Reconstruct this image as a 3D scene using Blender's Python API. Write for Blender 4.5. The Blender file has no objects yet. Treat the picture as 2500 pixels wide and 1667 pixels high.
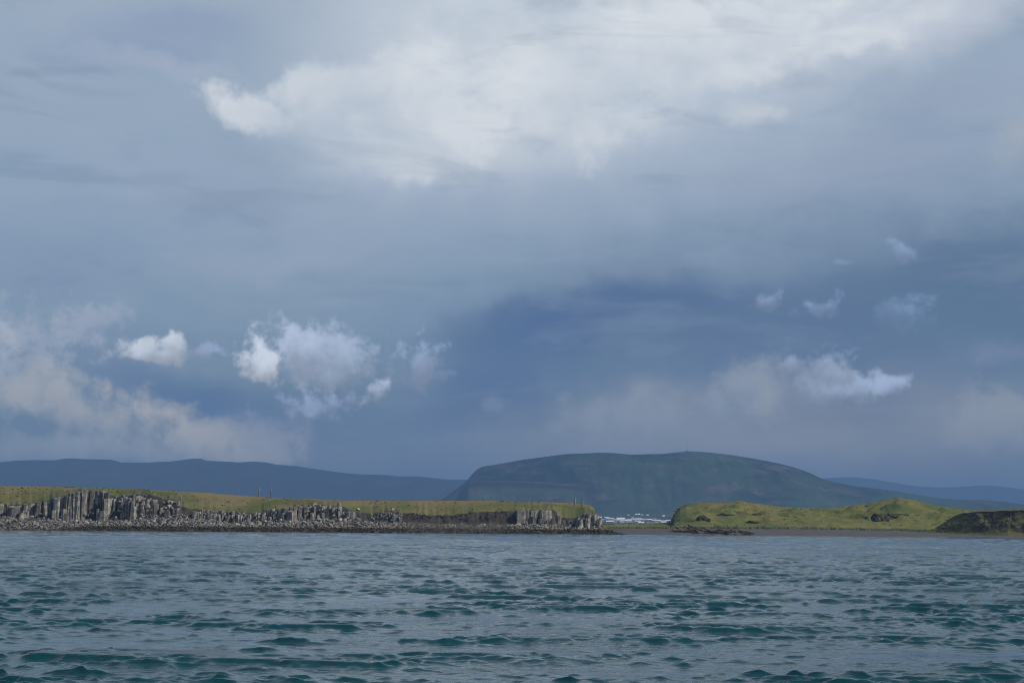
import bpy, bmesh, math, random
import numpy as np
from mathutils import Matrix, Vector

random.seed(7); rng = np.random.default_rng(7)
scene = bpy.context.scene
COL = scene.collection

# ------------------------------------------------------------------ camera
F = 4500.0; CX, CY = 1250.0, 833.5; H = 2.8
PITCH = math.atan((1282 - CY) / F); ROLL = 0.0075
RM = Matrix.Rotation(math.pi / 2 + PITCH, 3, 'X') @ Matrix.Rotation(ROLL, 3, 'Z')
cam_d = bpy.data.cameras.new('camera'); cam = bpy.data.objects.new('camera', cam_d); COL.objects.link(cam)
cam_d.sensor_width = 36.0; cam_d.lens = 36.0 * F / 2500.0
cam_d.clip_start = 0.1; cam_d.clip_end = 80000
cam.matrix_world = Matrix.Translation((0, 0, H)) @ RM.to_4x4()
scene.camera = cam
RN = np.array(RM)

def ray(px, py):
    px = np.asarray(px, float); py = np.asarray(py, float)
    px, py = np.broadcast_arrays(px, py)
    v = np.stack([(px - CX) / F, -(py - CY) / F, -np.ones_like(px)], -1)
    d = v @ RN.T
    return d / np.linalg.norm(d, axis=-1, keepdims=True)

def at(px, py, D):
    """world point seen at a photo pixel, at the distance D (metres north)"""
    d = ray(px, py); D = np.asarray(D, float)
    p = d * (D / d[..., 1])[..., None]
    p[..., 2] += H
    return p

def zat(px, py, D): return at(px, py, D)[..., 2]
def xat(px, D): return at(px, 1282 + 0.0075 * (np.asarray(px) - 1250), D)[..., 0]

# ------------------------------------------------------------------ render / exposure
scene.render.engine = 'CYCLES'
cy = scene.cycles
cy.use_denoising = True
try:
    cy.denoiser = 'OPENIMAGEDENOISE'; cy.denoising_prefilter = 'ACCURATE'
    cy.denoising_input_passes = 'RGB_ALBEDO_NORMAL'
except Exception: pass
cy.pixel_filter_type = 'BLACKMAN_HARRIS'; cy.filter_width = 1.0
cy.max_bounces = 5; cy.diffuse_bounces = 2; cy.glossy_bounces = 2; cy.transmission_bounces = 2; cy.volume_bounces = 0
cy.caustics_reflective = False; cy.caustics_refractive = False
vs = scene.view_settings
vs.view_transform = 'Standard'; vs.look = 'None'; vs.exposure = 0.0; vs.gamma = 1.0
vs.use_curve_mapping = False

# ------------------------------------------------------------------ sun
SUN_AZ = math.radians(113)      # clockwise from the view direction (+Y): from the right, slightly behind
SUN_EL = math.radians(36)
sd = Vector((math.sin(SUN_AZ) * math.cos(SUN_EL), math.cos(SUN_AZ) * math.cos(SUN_EL), math.sin(SUN_EL)))
sun_d = bpy.data.lights.new('sun', 'SUN'); sun = bpy.data.objects.new('sun', sun_d); COL.objects.link(sun)
sun_d.energy = 3.9; sun_d.angle = math.radians(0.6); sun_d.color = (1.0, 0.95, 0.87)
sun.rotation_euler = sd.to_track_quat('Z', 'Y').to_euler()
sun.location = (0, 0, 400)

# ------------------------------------------------------------------ air
HAZE_DENSITY, HAZE_TOP, HAZE_COLOR, HAZE_LIGHT = 1.2e-4, 420.0, (0.205, 0.37, 0.67), (0.073, 0.143, 0.288)

# ------------------------------------------------------------------ node helpers
def srgb(r, g, b):
    f = lambda c: (c / 255) / 12.92 if c / 255 <= 0.04045 else (((c / 255) + 0.055) / 1.055) ** 2.4
    return (f(r), f(g), f(b), 1.0)

class NT:
    def __init__(s, tree): s.t = tree; s.n = tree.nodes; s.l = tree.links
    def new(s, typ, **kw):
        n = s.n.new(typ)
        for k, v in kw.items(): setattr(n, k, v)
        return n
    def put(s, sock, v):
        if v is None: return
        if hasattr(v, 'is_output'): s.l.new(v, sock)
        else: sock.default_value = v
    def math(s, op, a, b=None, c=None, clamp=False):
        n = s.new('ShaderNodeMath', operation=op, use_clamp=clamp)
        s.put(n.inputs[0], a); s.put(n.inputs[1], b); s.put(n.inputs[2], c)
        return n.outputs[0]
    def vmath(s, op, a, b=None, out=0):
        n = s.new('ShaderNodeVectorMath', operation=op)
        s.put(n.inputs[0], a)
        if op == 'SCALE': s.put(n.inputs['Scale'], b)
        else: s.put(n.inputs[1], b)
        return n.outputs[out]
    def noise(s, vec, scale, detail=4, rough=0.55, dist=0.0, col=False):
        n = s.new('ShaderNodeTexNoise')
        s.put(n.inputs['Vector'], vec); n.inputs['Scale'].default_value = scale
        n.inputs['Detail'].default_value = detail; n.inputs['Roughness'].default_value = rough
        n.inputs['Distortion'].default_value = dist
        return n.outputs['Color'] if col else n.outputs['Fac']
    def ss(s, v, a, b, lo=0.0, hi=1.0):
        n = s.new('ShaderNodeMapRange', interpolation_type='SMOOTHSTEP')
        s.put(n.inputs['Value'], v); n.inputs['From Min'].default_value = a; n.inputs['From Max'].default_value = b
        n.inputs['To Min'].default_value = lo; n.inputs['To Max'].default_value = hi
        return n.outputs['Result']
    def mix(s, f, a, b, blend='MIX'):
        n = s.new('ShaderNodeMix', data_type='RGBA', blend_type=blend)
        s.put(n.inputs[0], f); s.put(n.inputs[6], a); s.put(n.inputs[7], b)
        return n.outputs[2]
    def mapping(s, vec, loc=(0, 0, 0), rot=(0, 0, 0), scale=(1, 1, 1), typ='POINT'):
        n = s.new('ShaderNodeMapping', vector_type=typ)
        s.put(n.inputs['Vector'], vec)
        n.inputs['Location'].default_value = loc; n.inputs['Rotation'].default_value = rot; n.inputs['Scale'].default_value = scale
        return n.outputs[0]
    def ramp(s, f, stops, interp='LINEAR'):
        n = s.new('ShaderNodeValToRGB'); s.put(n.inputs[0], f)
        cr = n.color_ramp; cr.interpolation = interp
        while len(cr.elements) < len(stops): cr.elements.new(0.5)
        for e, (p, c) in zip(cr.elements, stops): e.position = p; e.color = c
        return n.outputs[0]

# ------------------------------------------------------------------ sky (world)
world = bpy.data.worlds.new('World'); scene.world = world; world.use_nodes = True
w = NT(world.node_tree); w.n.clear()
world.cycles.sampling_method = 'MANUAL'; world.cycles.sample_map_resolution = 512
wo = w.new('ShaderNodeOutputWorld'); bg = w.new('ShaderNodeBackground')
sky = w.new('ShaderNodeTexSky', sky_type='NISHITA')
sky.sun_disc = False; sky.sun_elevation = SUN_EL; sky.sun_rotation = SUN_AZ
sky.air_density = 1.0; sky.dust_density = 0.6; sky.ozone_density = 1.2
skyc = w.vmath('SCALE', sky.outputs[0], 0.09)
tc = w.new('ShaderNodeTexCoord'); D3 = w.vmath('NORMALIZE', tc.outputs['Generated'])
sx = w.new('ShaderNodeSeparateXYZ'); w.l.new(D3, sx.inputs[0])
az = w.math('ARCTAN2', sx.outputs[0], sx.outputs[1]); el = w.math('ARCSINE', sx.outputs[2])
cxy = w.new('ShaderNodeCombineXYZ'); w.l.new(az, cxy.inputs[0]); w.l.new(el, cxy.inputs[1]); P0 = cxy.outputs[0]
DS = w.mapping(D3, scale=(1, 1, 2.6))
wa = w.vmath('SUBTRACT', w.noise(D3, 9, 2, 0.5, col=True), (0.5, 0.5, 0.5))
wb = w.vmath('SUBTRACT', w.noise(D3, 45, 3, 0.5, col=True), (0.5, 0.5, 0.5))
Psoft = w.vmath('ADD', w.vmath('ADD', P0, w.vmath('SCALE', wa, 0.045)), w.vmath('SCALE', wb, 0.02))
Pcr = w.vmath('ADD', P0, w.vmath('SCALE', wb, 0.016))

def ae(px, py):
    d = ray(px, py)
    return math.atan2(d[0], d[1]), math.asin(d[2])

_ROT = {}
def rotated(P, q):
    """the sky coordinates turned by q degrees (built once per angle)"""
    if q == 0: return P
    if (P, q) not in _ROT:
        t = math.radians(q); c = w.new('ShaderNodeCombineXYZ')
        w.l.new(w.vmath('DOT_PRODUCT', P, (math.cos(t), math.sin(t), 0), 1), c.inputs[0])
        w.l.new(w.vmath('DOT_PRODUCT', P, (-math.sin(t), math.cos(t), 0), 1), c.inputs[1])
        _ROT[(P, q)] = c.outputs[0]
    return _ROT[(P, q)]

def dist(P, px, py, rx, ry, rot=0):
    a, e = ae(px, py); q = min((-20, -10, 0, 10, 25), key=lambda v: abs(v - rot)); t = math.radians(q)
    u, v = a * math.cos(t) + e * math.sin(t), -a * math.sin(t) + e * math.cos(t)
    n = w.new('ShaderNodeVectorMath', operation='MULTIPLY_ADD')
    w.l.new(rotated(P, q), n.inputs[0])
    n.inputs[1].default_value = (F / rx, F / ry, 0); n.inputs[2].default_value = (-u * F / rx, -v * F / ry, 0)
    return w.vmath('LENGTH', n.outputs[0], out=1)

# the haze box (built at the end) lies in front of this sky: a cloud's own colour is what remains once the air's share is taken out
def behind_air(c, py):
    T = max(0.3, math.exp(-HAZE_DENSITY * (HAZE_TOP - H) / math.sin(max(0.01, elof(py)))))
    return tuple(max(0.004, (v - (1 - T) * a) / T) for v, a in zip(srgb(*c)[:3], HAZE_LIGHT)) + (1.0,)
# overcast base: colour by height over the horizon, then slow streaks
def elof(py): return ae(1250, py)[1]
E0, E1 = elof(1300), math.radians(60)
efac = w.math('DIVIDE', w.math('SUBTRACT', el, E0), E1 - E0)
stop = lambda py, c: ((elof(py) - E0) / (E1 - E0), behind_air(c, py))
base = w.ramp(efac, [stop(1290, (98, 121, 150)), stop(1000, (95, 123, 155)), stop(760, (116, 143, 173)),
                     stop(520, (138, 161, 187)), stop(150, (146, 167, 191)), ((math.radians(20) - E0) / (E1 - E0), srgb(182, 194, 208)),
                     ((math.radians(30) - E0) / (E1 - E0), srgb(160, 174, 194)), ((math.radians(42) - E0) / (E1 - E0), srgb(118, 136, 164)), (1.0, srgb(108, 128, 158))])
n1 = w.noise(DS, 5.5, 4, 0.55, 0.6)
base = w.mix(w.ss(n1, 0.38, 0.72, 0, 0.35), base, behind_air((154, 171, 192), 500))
n2 = w.noise(DS, 11, 4, 0.6)
base = w.mix(w.ss(n2, 0.55, 0.75, 0, 0.35), base, behind_air((116, 140, 172), 600))
base = w.mix(0.06, base, skyc)
cur = base
# soft veils and dark rain bands: px, py, rx, ry, rot, colour, opacity
SOFT = [
    (2250, 760, 900, 420, 8, (94, 121, 154), 0.85),
    (1560, 800, 640, 230, 12, (82, 112, 150), 0.8),
    (2450, 690, 560, 250, 0, (80, 111, 146), 0.75),
    (1950, 800, 500, 190, 10, (80, 110, 150), 0.6),
    (1450, 775, 620, 75, 9, (70, 102, 148), 0.65),
    (1350, 830, 330, 60, 8, (72, 104, 150), 0.6),
    (1180, 940, 330, 170, 25, (78, 109, 152), 0.8),
    (480, 975, 420, 100, -6, (78, 111, 153), 0.85),
    (780, 1000, 330, 130, 0, (88, 116, 153), 0.5),
    (1650, 1080, 800, 190, 0, (105, 122, 151), 0.75),
    (2350, 1090, 500, 200, 0, (107, 124, 152), 0.7),
    (1900, 1010, 600, 150, 8, (113, 126, 153), 0.5),
    (900, 1130, 500, 110, 0, (99, 119, 151), 0.6),
    (150, 900, 420, 160, 0, (108, 132, 166), 0.5),
    (350, 100, 420, 90, 0, (132, 153, 186), 0.7),
    (400, 170, 420, 36, -6, (160, 173, 197), 0.6),
    (130, 190, 260, 24, -10, (138, 157, 184), 0.6),
    (560, 500, 560, 120, -12, (150, 165, 191), 0.35),
    (150, 640, 420, 120, 0, (122, 145, 178), 0.5),
    (700, 650, 420, 40, 6, (148, 163, 188), 0.4),
    (1850, 570, 900, 150, 10, (118, 141, 170), 0.5),
    (2100, 400, 620, 140, 8, (138, 156, 183), 0.7),
    (2350, 210, 420, 60, 4, (146, 162, 188), 0.6),
    (1650, 1010, 560, 110, 8, (117, 134, 160), 0.7),
    (1850, 1090, 700, 90, 0, (118, 133, 157), 0.6),
    (2420, 1020, 300, 130, 0, (122, 137, 160), 0.65),
    (250, 1120, 600, 60, 0, (120, 137, 163), 0.5),
    # the large white cloud: broad soft body
    (1500, 300, 900, 330, 8, (166, 181, 203), 0.75),
    (1000, 400, 420, 130, -12, (168, 182, 204), 0.8),
    (1250, 180, 720, 330, 4, (200, 210, 221), 0.85),
    (1050, 320, 430, 150, -14, (198, 207, 218), 0.8),
    (1750, 120, 850, 230, 8, (194, 205, 219), 0.85),
    (1350, 10, 800, 260, 0, (200, 210, 222), 0.85),
    (2250, 50, 600, 120, 6, (194, 202, 217), 0.8),
]
for px, py, rx, ry, rot, c, op in SOFT:
    f = w.ss(dist(Psoft, px, py, rx, ry, rot), 1.0, 0.12, 0.0, op)
    cur = w.mix(f, cur, behind_air(c, py))
# its billowed upper left rim
nb = w.noise(D3, 30, 5, 0.56)
nbig = w.math('MULTIPLY', w.math('SUBTRACT', nb, 0.5), 2.0)
LOBES = [(560, 255, 100, 48, -20), (640, 275, 170, 56, -20), (760, 215, 120, 62, 10), (850, 200, 170, 85, 25), (960, 190, 190, 95, 10), (860, 320, 240, 95, -20),
         (960, 390, 170, 60, -10), (1060, 270, 280, 150, 0), (1150, 130, 260, 160, 10), (1350, 220, 360, 170, 0), (1400, 60, 420, 140, 0), (1700, 120, 420, 130, 10), (2050, 70, 380, 90, 10)]
fld = None
for px, py, rx, ry, rot in LOBES:
    v = w.math('SUBTRACT', 1.0, dist(Pcr, px, py, rx, ry, rot))
    if fld is None: fld = v
    else:
        n = w.new('ShaderNodeMath', operation='SMOOTH_MAX'); w.l.new(fld, n.inputs[0]); w.l.new(v, n.inputs[1]); n.inputs[2].default_value = 0.25; fld = n.outputs[0]
nfine = w.math('SUBTRACT', w.noise(D3, 95, 4, 0.6), 0.5)
body = w.ss(w.math('MULTIPLY_ADD', nfine, 0.7, w.math('ADD', fld, nbig)), -0.08, 0.62, 0, 0.85)
ntone = w.noise(D3, 14, 4, 0.55)
ctone = w.ramp(ntone, [(0.34, behind_air((180, 194, 211), 250)), (0.5, behind_air((203, 212, 222), 250)), (0.64, behind_air((217, 222, 229), 250))])
cur = w.mix(body, cur, ctone)
# faint mottling over the whole white cloud
nmot = w.noise(DS, 15, 5, 0.6, 0.5)
cur = w.mix(w.math('MULTIPLY', w.ss(nmot, 0.48, 0.68, 0, 0.45), w.ss(dist(Psoft, 1500, 150, 1100, 380, 6), 1.0, 0.5)), cur, behind_air((170, 186, 206), 200))
# thin layered streaks over everything
nst = w.noise(w.mapping(D3, scale=(1, 1, 4.2)), 9, 5, 0.62, 0.7)
cur = w.mix(w.ss(nst, 0.5, 0.7, 0, 0.14), cur, behind_air((158, 174, 196), 600))
cur = w.mix(w.ss(nst, 0.48, 0.3, 0, 0.22), cur, behind_air((92, 120, 154), 700))
# cumulus puffs and torn wisps: px, py, rx, ry, rot, colour, opacity, noise strength, edge width
nf = w.noise(D3, 95, 4, 0.58)
nfc = w.math('SUBTRACT', nf, 0.5)
nm = w.noise(D3, 48, 4, 0.6)
nmc = w.math('SUBTRACT', nm, 0.5)
PUFF = [
    (60, 850, 190, 150, 20, (146, 161, 184), 0.75, 3.2, 1.0, 0),
    (200, 800, 120, 70, 35, (146, 161, 185), 0.7, 3.4, 0.9, 0),
    (-10, 835, 70, 60, 0, (160, 172, 192), 0.7, 2.4, 0.8, 0),
    (180, 990, 420, 90, -17, (148, 157, 172), 0.9, 2.2, 0.9, 1),
    (480, 1060, 320, 70, -20, (146, 154, 169), 0.9, 2.4, 0.9, 1),
    (120, 1090, 260, 50, 0, (126, 142, 166), 0.6, 2.4, 0.9, 1),
    (650, 1065, 150, 55, -10, (128, 141, 166), 0.7, 2.4, 0.9, 1),
    (345, 848, 62, 38, 0, (174, 184, 199), 0.92, 1.6, 0.55, 0),
    (415, 838, 52, 45, 40, (172, 183, 199), 0.92, 1.6, 0.55, 0),
    (380, 862, 95, 28, 0, (165, 178, 197), 0.85, 1.6, 0.6, 0),
    (520, 860, 60, 30, 0, (132, 150, 182), 0.6, 3.4, 0.8, 0),
    (790, 880, 190, 110, -12, (142, 158, 184), 0.85, 2.0, 0.7, 0),
    (730, 850, 70, 70, 0, (152, 167, 192), 0.9, 2.0, 0.7, 0),
    (640, 875, 60, 80, 20, (174, 184, 199), 0.92, 1.8, 0.55, 0),
    (655, 905, 40, 50, 0, (170, 181, 197), 0.75, 2.2, 0.7, 0),
    (925, 960, 40, 32, 20, (146, 160, 186), 0.85, 2.4, 0.7, 0),
    (770, 990, 140, 60, 10, (128, 146, 178), 0.75, 3.2, 0.9, 0),
    (1030, 885, 60, 75, -30, (132, 150, 182), 0.8, 3.0, 0.8, 0),
    (2060, 945, 170, 50, -2, (130, 148, 176), 0.9, 1.6, 0.6, 0),
    (2030, 900, 70, 62, 0, (132, 150, 178), 0.9, 1.7, 0.6, 0),
    (1935, 895, 32, 42, 0, (130, 148, 180), 0.85, 2.0, 0.7, 0),
    (2170, 945, 70, 36, 20, (132, 150, 181), 0.9, 1.8, 0.7, 0),
    (1850, 960, 190, 110, 28, (130, 145, 168), 0.85, 2.4, 0.9, 1),
    (1560, 1010, 280, 90, 8, (124, 140, 164), 0.85, 2.6, 0.9, 1),
    (1880, 990, 80, 70, 0, (138, 149, 166), 0.7, 2.4, 0.9, 1),
    (2430, 1020, 190, 110, 0, (130, 143, 164), 0.8, 2.8, 0.9, 1),
    (1200, 985, 60, 34, 0, (108, 130, 160), 0.7, 2.6, 0.8, 1),
    (1868, 728, 52, 26, 25, (130, 150, 184), 0.8, 2.6, 0.8, 0),
    (2015, 748, 70, 26, 10, (118, 142, 178), 0.8, 3.0, 0.8, 0),
    (2205, 618, 62, 34, -15, (118, 142, 176), 0.75, 2.8, 0.8, 0),
    (2058, 640, 32, 11, 0, (124, 146, 178), 0.75, 1.6, 0.8, 0),
    (2210, 780, 85, 62, 0, (104, 132, 168), 0.6, 2.6, 0.8, 0),
    (2440, 860, 130, 40, 5, (112, 132, 164), 0.6, 2.0, 1.0, 1),
    (2490, 340, 120, 110, 0, (164, 174, 186), 0.65, 1.8, 1.1, 1),
    (1840, 275, 110, 38, 3, (196, 205, 216), 0.7, 1.6, 0.9, 1),
]
for px, py, rx, ry, rot, c, op, k, wd, coarse in PUFF:
    v = w.math('SUBTRACT', 1.0, dist(Pcr, px, py, rx, ry, rot))
    v = w.math('MULTIPLY_ADD', nmc if coarse else nfc, k, v)
    cc = behind_air(c, py)
    if not coarse and 25 < ry < 140 and px > 250:   # cumulus: lit head, grey base
        e0 = ae(px, py)[1]
        lit = w.math('MULTIPLY_ADD', el, 0.5 * F / ry, 0.5 - 0.5 * e0 * F / ry)
        lit = w.math('MULTIPLY_ADD', nmc, 1.6, lit)
        dk = behind_air(tuple(0.90 * a for a in c), py); br = behind_air(tuple(min(232, a * 1.14) for a in c), py)
        cc = w.mix(w.ss(lit, 0.0, 0.95), dk, br)
    cur = w.mix(w.ss(v, 0.0, wd + 0.05, 0, min(1.0, op * 1.05)), cur, cc)
def grade(c):
    n = w.new('ShaderNodeHueSaturation'); n.inputs['Saturation'].default_value = 0.9; n.inputs['Value'].default_value = 0.97
    w.l.new(c, n.inputs['Color']); return n.outputs[0]
cur, base = grade(cur), grade(base)
w.l.new(cur, bg.inputs['Color']); bg.inputs['Strength'].default_value = 1.0
bg0 = w.new('ShaderNodeBackground'); w.l.new(base, bg0.inputs['Color'])
near = w.math('MULTIPLY', w.ss(w.math('ABSOLUTE', az), 0.62, 0.5), w.ss(el, 0.46, 0.38))   # the cloud bank ends here, beyond it the even overcast goes on
mxs = w.new('ShaderNodeMixShader'); w.l.new(near, mxs.inputs[0]); w.l.new(bg0.outputs[0], mxs.inputs[1]); w.l.new(bg.outputs[0], mxs.inputs[2])
w.l.new(mxs.outputs[0], wo.inputs[0])

# ------------------------------------------------------------------ object helpers
def tag(o, label=None, cat=None, group=None, kind=None):
    if label: o['label'] = label
    if cat: o['category'] = cat
    if group: o['group'] = group
    if kind: o['kind'] = kind
    return o

def link(name, me, mat=None, parent=None):
    o = bpy.data.objects.new(name, me); COL.objects.link(o)
    if mat is not None and me is not None and not me.materials: me.materials.append(mat)
    if parent: o.parent = parent
    return o

def mesh(name, verts, faces, smooth=False):
    me = bpy.data.meshes.new(name)
    verts = np.asarray(verts, np.float32)
    if isinstance(faces, np.ndarray):
        k = faces.shape[1]; n = len(faces)
        me.vertices.add(len(verts)); me.vertices.foreach_set('co', verts.ravel())
        me.loops.add(n * k); me.loops.foreach_set('vertex_index', faces.ravel().astype(np.int32))
        me.polygons.add(n); me.polygons.foreach_set('loop_start', np.arange(0, n * k, k, dtype=np.int32))
    else:
        me.from_pydata([tuple(v) for v in verts], [], faces)
    me.update(calc_edges=True)
    if smooth: me.polygons.foreach_set('use_smooth', np.ones(len(me.polygons), bool))
    return me

def grid_faces(nr, nc, flip=False):
    i = np.arange(nr - 1)[:, None] * nc + np.arange(nc - 1)[None, :]
    f = np.stack([i, i + 1, i + nc + 1, i + nc], -1).reshape(-1, 4)
    return f[:, ::-1].copy() if flip else f

def empty(name, loc=(0, 0, 0)):
    o = bpy.data.objects.new(name, None); COL.objects.link(o); o.location = loc; o.empty_display_size = 1; return o

# numpy value noise (2-D), fbm
_T = rng.random((256, 256))
def vnoise(x, y):
    xi = np.floor(x).astype(int); yi = np.floor(y).astype(int); fx = x - xi; fy = y - yi
    fx = fx * fx * (3 - 2 * fx); fy = fy * fy * (3 - 2 * fy)
    a = _T[xi % 256, yi % 256]; b = _T[(xi + 1) % 256, yi % 256]; c = _T[xi % 256, (yi + 1) % 256]; d = _T[(xi + 1) % 256, (yi + 1) % 256]
    return (a * (1 - fx) + b * fx) * (1 - fy) + (c * (1 - fx) + d * fx) * fy
def fbm(x, y, o=5, g=0.5):
    s = 0; a = 1; t = 0
    for i in range(o):
        s = s + a * (vnoise(x + 17.3 * i, y + 9.1 * i) - 0.5); t += a; a *= g; x = x * 2.03; y = y * 2.03
    return s / t * 2
def sstep(a, b, x):
    t = np.clip((x - a) / (b - a), 0, 1); return t * t * (3 - 2 * t)

# ------------------------------------------------------------------ materials
def mat(name):
    m = bpy.data.materials.new(name); m.use_nodes = True
    t = NT(m.node_tree); b = m.node_tree.nodes['Principled BSDF']
    return m, t, b
def setb(b, rough=0.9, spec=0.2):
    b.inputs['Roughness'].default_value = rough; b.inputs['Specular IOR Level'].default_value = spec
def bump(t, b, h, strength, distance):
    n = t.new('ShaderNodeBump'); n.inputs['Strength'].default_value = strength; n.inputs['Distance'].default_value = distance
    t.l.new(h, n.inputs['Height']); t.l.new(n.outputs[0], b.inputs['Normal'])
def pos(t):
    g = t.new('ShaderNodeNewGeometry'); return g.outputs['Position'], g.outputs['Normal']
def sepz(t, v):
    s = t.new('ShaderNodeSeparateXYZ'); t.l.new(v, s.inputs[0]); return s.outputs[2]

def water_mat():
    m, t, b = mat('sea_water')
    p, _ = pos(t)
    b.inputs['Base Color'].default_value = (0.0010, 0.041, 0.053, 1)
    b.inputs['Roughness'].default_value = 0.035; b.inputs['IOR'].default_value = 1.36
    n1 = t.noise(t.mapping(p, scale=(0.7, 1.2, 1)), 2.2, 5, 0.6, 0.4)
    n2 = t.noise(t.mapping(p, scale=(0.8, 1.3, 1)), 8.0, 3, 0.6, 0.3)
    calm = t.ss(t.noise(t.mapping(p, scale=(0.8, 0.35, 1)), 0.09, 4, 0.55), 0.36, 0.64, 0.35, 1.5)
    sy = t.new('ShaderNodeSeparateXYZ'); t.l.new(p, sy.inputs[0])
    calm = t.math('MULTIPLY', calm, t.ss(sy.outputs[1], 110, 330, 1.0, 2.8))     # short seas stand steeper towards the shallows
    h = t.math('MULTIPLY', t.math('MULTIPLY_ADD', n2, 0.22, n1), calm)
    bump(t, b, h, 1.0, 0.042)
    return m
def rock_color(t, p, light, dark, scale=0.6):
    a = t.noise(p, scale, 6, 0.62); c = t.noise(p, scale * 5, 4, 0.6)
    col = t.mix(t.ss(a, 0.35, 0.68), dark, light)
    col = t.mix(t.ss(c, 0.5, 0.72, 0, 0.5), col, tuple(x * 0.55 for x in dark[:3]) + (1,))
    return col, c
def basalt_mat(name='basalt', tide=True, light=(0.33, 0.305, 0.268, 1), dark=(0.115, 0.106, 0.095, 1)):
    m, t, b = mat(name); setb(b, 0.88, 0.25)
    p, nrm = pos(t)
    oi = t.new('ShaderNodeObjectInfo')
    col, c = rock_color(t, p, light, dark, 0.55)
    gi = t.new('ShaderNodeNewGeometry')
    rv = t.math('FRACT', t.math('ADD', oi.outputs['Random'], gi.outputs['Random Per Island']))
    hs = t.new('ShaderNodeHueSaturation'); t.l.new(col, hs.inputs['Color']); t.l.new(t.math('MULTIPLY_ADD', rv, 0.85, 0.5), hs.inputs['Value']); col = hs.outputs[0]
    # lichen: tan and a little rust orange
    ln = t.noise(p, 0.22, 5, 0.65, 0.5)
    col = t.mix(t.ss(ln, 0.56, 0.7, 0, 0.45), col, (0.24, 0.205, 0.13, 1))
    lo = t.noise(p, 0.13, 4, 0.6); pv = t.new('ShaderNodeSeparateXYZ'); t.l.new(p, pv.inputs[0])
    col = t.mix(t.ss(lo, 0.63, 0.70, 0, 0.5), col, (0.26, 0.13, 0.055, 1))
    if tide:   # seaweed and wet rock in the tidal band
        zz = t.math('MULTIPLY_ADD', t.math('SUBTRACT', t.noise(p, 0.35, 4, 0.6), 0.5), 1.6, pv.outputs[2])
        # the weed band is thinner along the sheltered western end
        lift = t.ss(pv.outputs[0], -156, -142, 1.4, 0.0)
        zz = t.math('ADD', zz, lift)
        weed = t.mix(t.noise(p, 1.5, 4, 0.6), (0.012, 0.012, 0.007, 1), (0.045, 0.037, 0.016, 1))
        tan = t.mix(t.noise(p, 1.2, 4, 0.6), (0.11, 0.095, 0.06, 1), (0.17, 0.15, 0.10, 1))
        col = t.mix(t.ss(zz, 2.5, 1.7, 0, 0.6), col, tan)
        col = t.mix(t.ss(zz, 1.9, 1.35, 0, 0.97), col, weed)
    t.l.new(col, b.inputs['Base Color'])
    bump(t, b, c, 0.6, 0.12)
    return m
def grass_mat(name, greens, soil=(0.045, 0.04, 0.034, 1), steep=(0.62, 0.42), dry=0.5, scale=1.0, sand=None, inland=False):
    m, t, b = mat(name); setb(b, 0.95, 0.08)
    p, nrm = pos(t)
    a = t.noise(t.mapping(p, scale=(1, 0.35, 1)), 0.055 * scale, 6, 0.6, 0.5)
    f = t.noise(p, 0.6 * scale, 6, 0.65)
    g = t.noise(t.mapping(p, scale=(1, 0.4, 2)), 0.25 * scale, 5, 0.65)
    col = t.ramp(a, [(0.30, greens[0]), (0.46, greens[1]), (0.58, greens[2]), (0.72, greens[3])])
    col = t.mix(t.ss(f, 0.42, 0.72, 0, 0.5), col, greens[0])
    col = t.mix(t.ss(g, 0.55, 0.72, 0, dry), col, greens[3])
    if inland:   # the exposed top of the island is drier than its edge
        sv = t.new('ShaderNodeSeparateXYZ'); t.l.new(p, sv.inputs[0])
        yy = t.math('MULTIPLY_ADD', t.math('SUBTRACT', a, 0.5), 90.0, sv.outputs[1])
        col = t.mix(t.ss(yy, 668, 706, 0, 0.7), col, (0.20, 0.150, 0.072, 1))
        col = t.mix(t.ss(yy, 660, 640, 0, 0.45), col, (0.085, 0.105, 0.028, 1))
    nz = sepz(t, nrm)
    nz = t.math('MULTIPLY_ADD', t.math('SUBTRACT', t.noise(p, 0.8, 4, 0.6), 0.5), 0.25, nz)
    sc, c = rock_color(t, p, tuple(min(1, x * 1.9) for x in soil[:3]) + (1,), soil, 0.5)
    col = t.mix(t.ss(nz, steep[1], steep[0], 1, 0), col, sc)
    if inland:
        col = t.mix(t.ss(sv.outputs[1], 640.8, 640.2), col, sc)
    if sand is not None:
        zz = t.math('MULTIPLY_ADD', t.math('SUBTRACT', t.noise(p, 0.2, 4, 0.6), 0.5), 1.2, sepz(t, p))
        col = t.mix(t.ss(zz, sand + 0.3, sand - 0.3), col, (0.08, 0.073, 0.068, 1))
    t.l.new(col, b.inputs['Base Color'])
    bump(t, b, t.math('ADD', f, t.math('MULTIPLY', c, 0.5)), 0.7, 0.35)
    return m
def hill_mat(name, c0, c1, c2, rock, scale):
    m, t, b = mat(name); setb(b, 1.0, 0.0)
    p, nrm = pos(t)
    a = t.noise(t.mapping(p, scale=(1, 0.5, 2.2)), 0.0011 * scale, 8, 0.62, 0.7)
    g = t.noise(t.mapping(p, scale=(1, 0.6, 3)), 0.0042 * scale, 7, 0.66, 0.3)
    col = t.mix(t.ss(a, 0.36, 0.62), c0, c1)
    col = t.mix(t.ss(g, 0.5, 0.68, 0, 0.7), col, c2)
    nz = sepz(t, nrm)
    col = t.mix(t.ss(nz, 0.88, 0.74), col, rock)
    t.l.new(col, b.inputs['Base Color'])
    bump(t, b, g, 1.0, 45 / scale)
    return m
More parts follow.
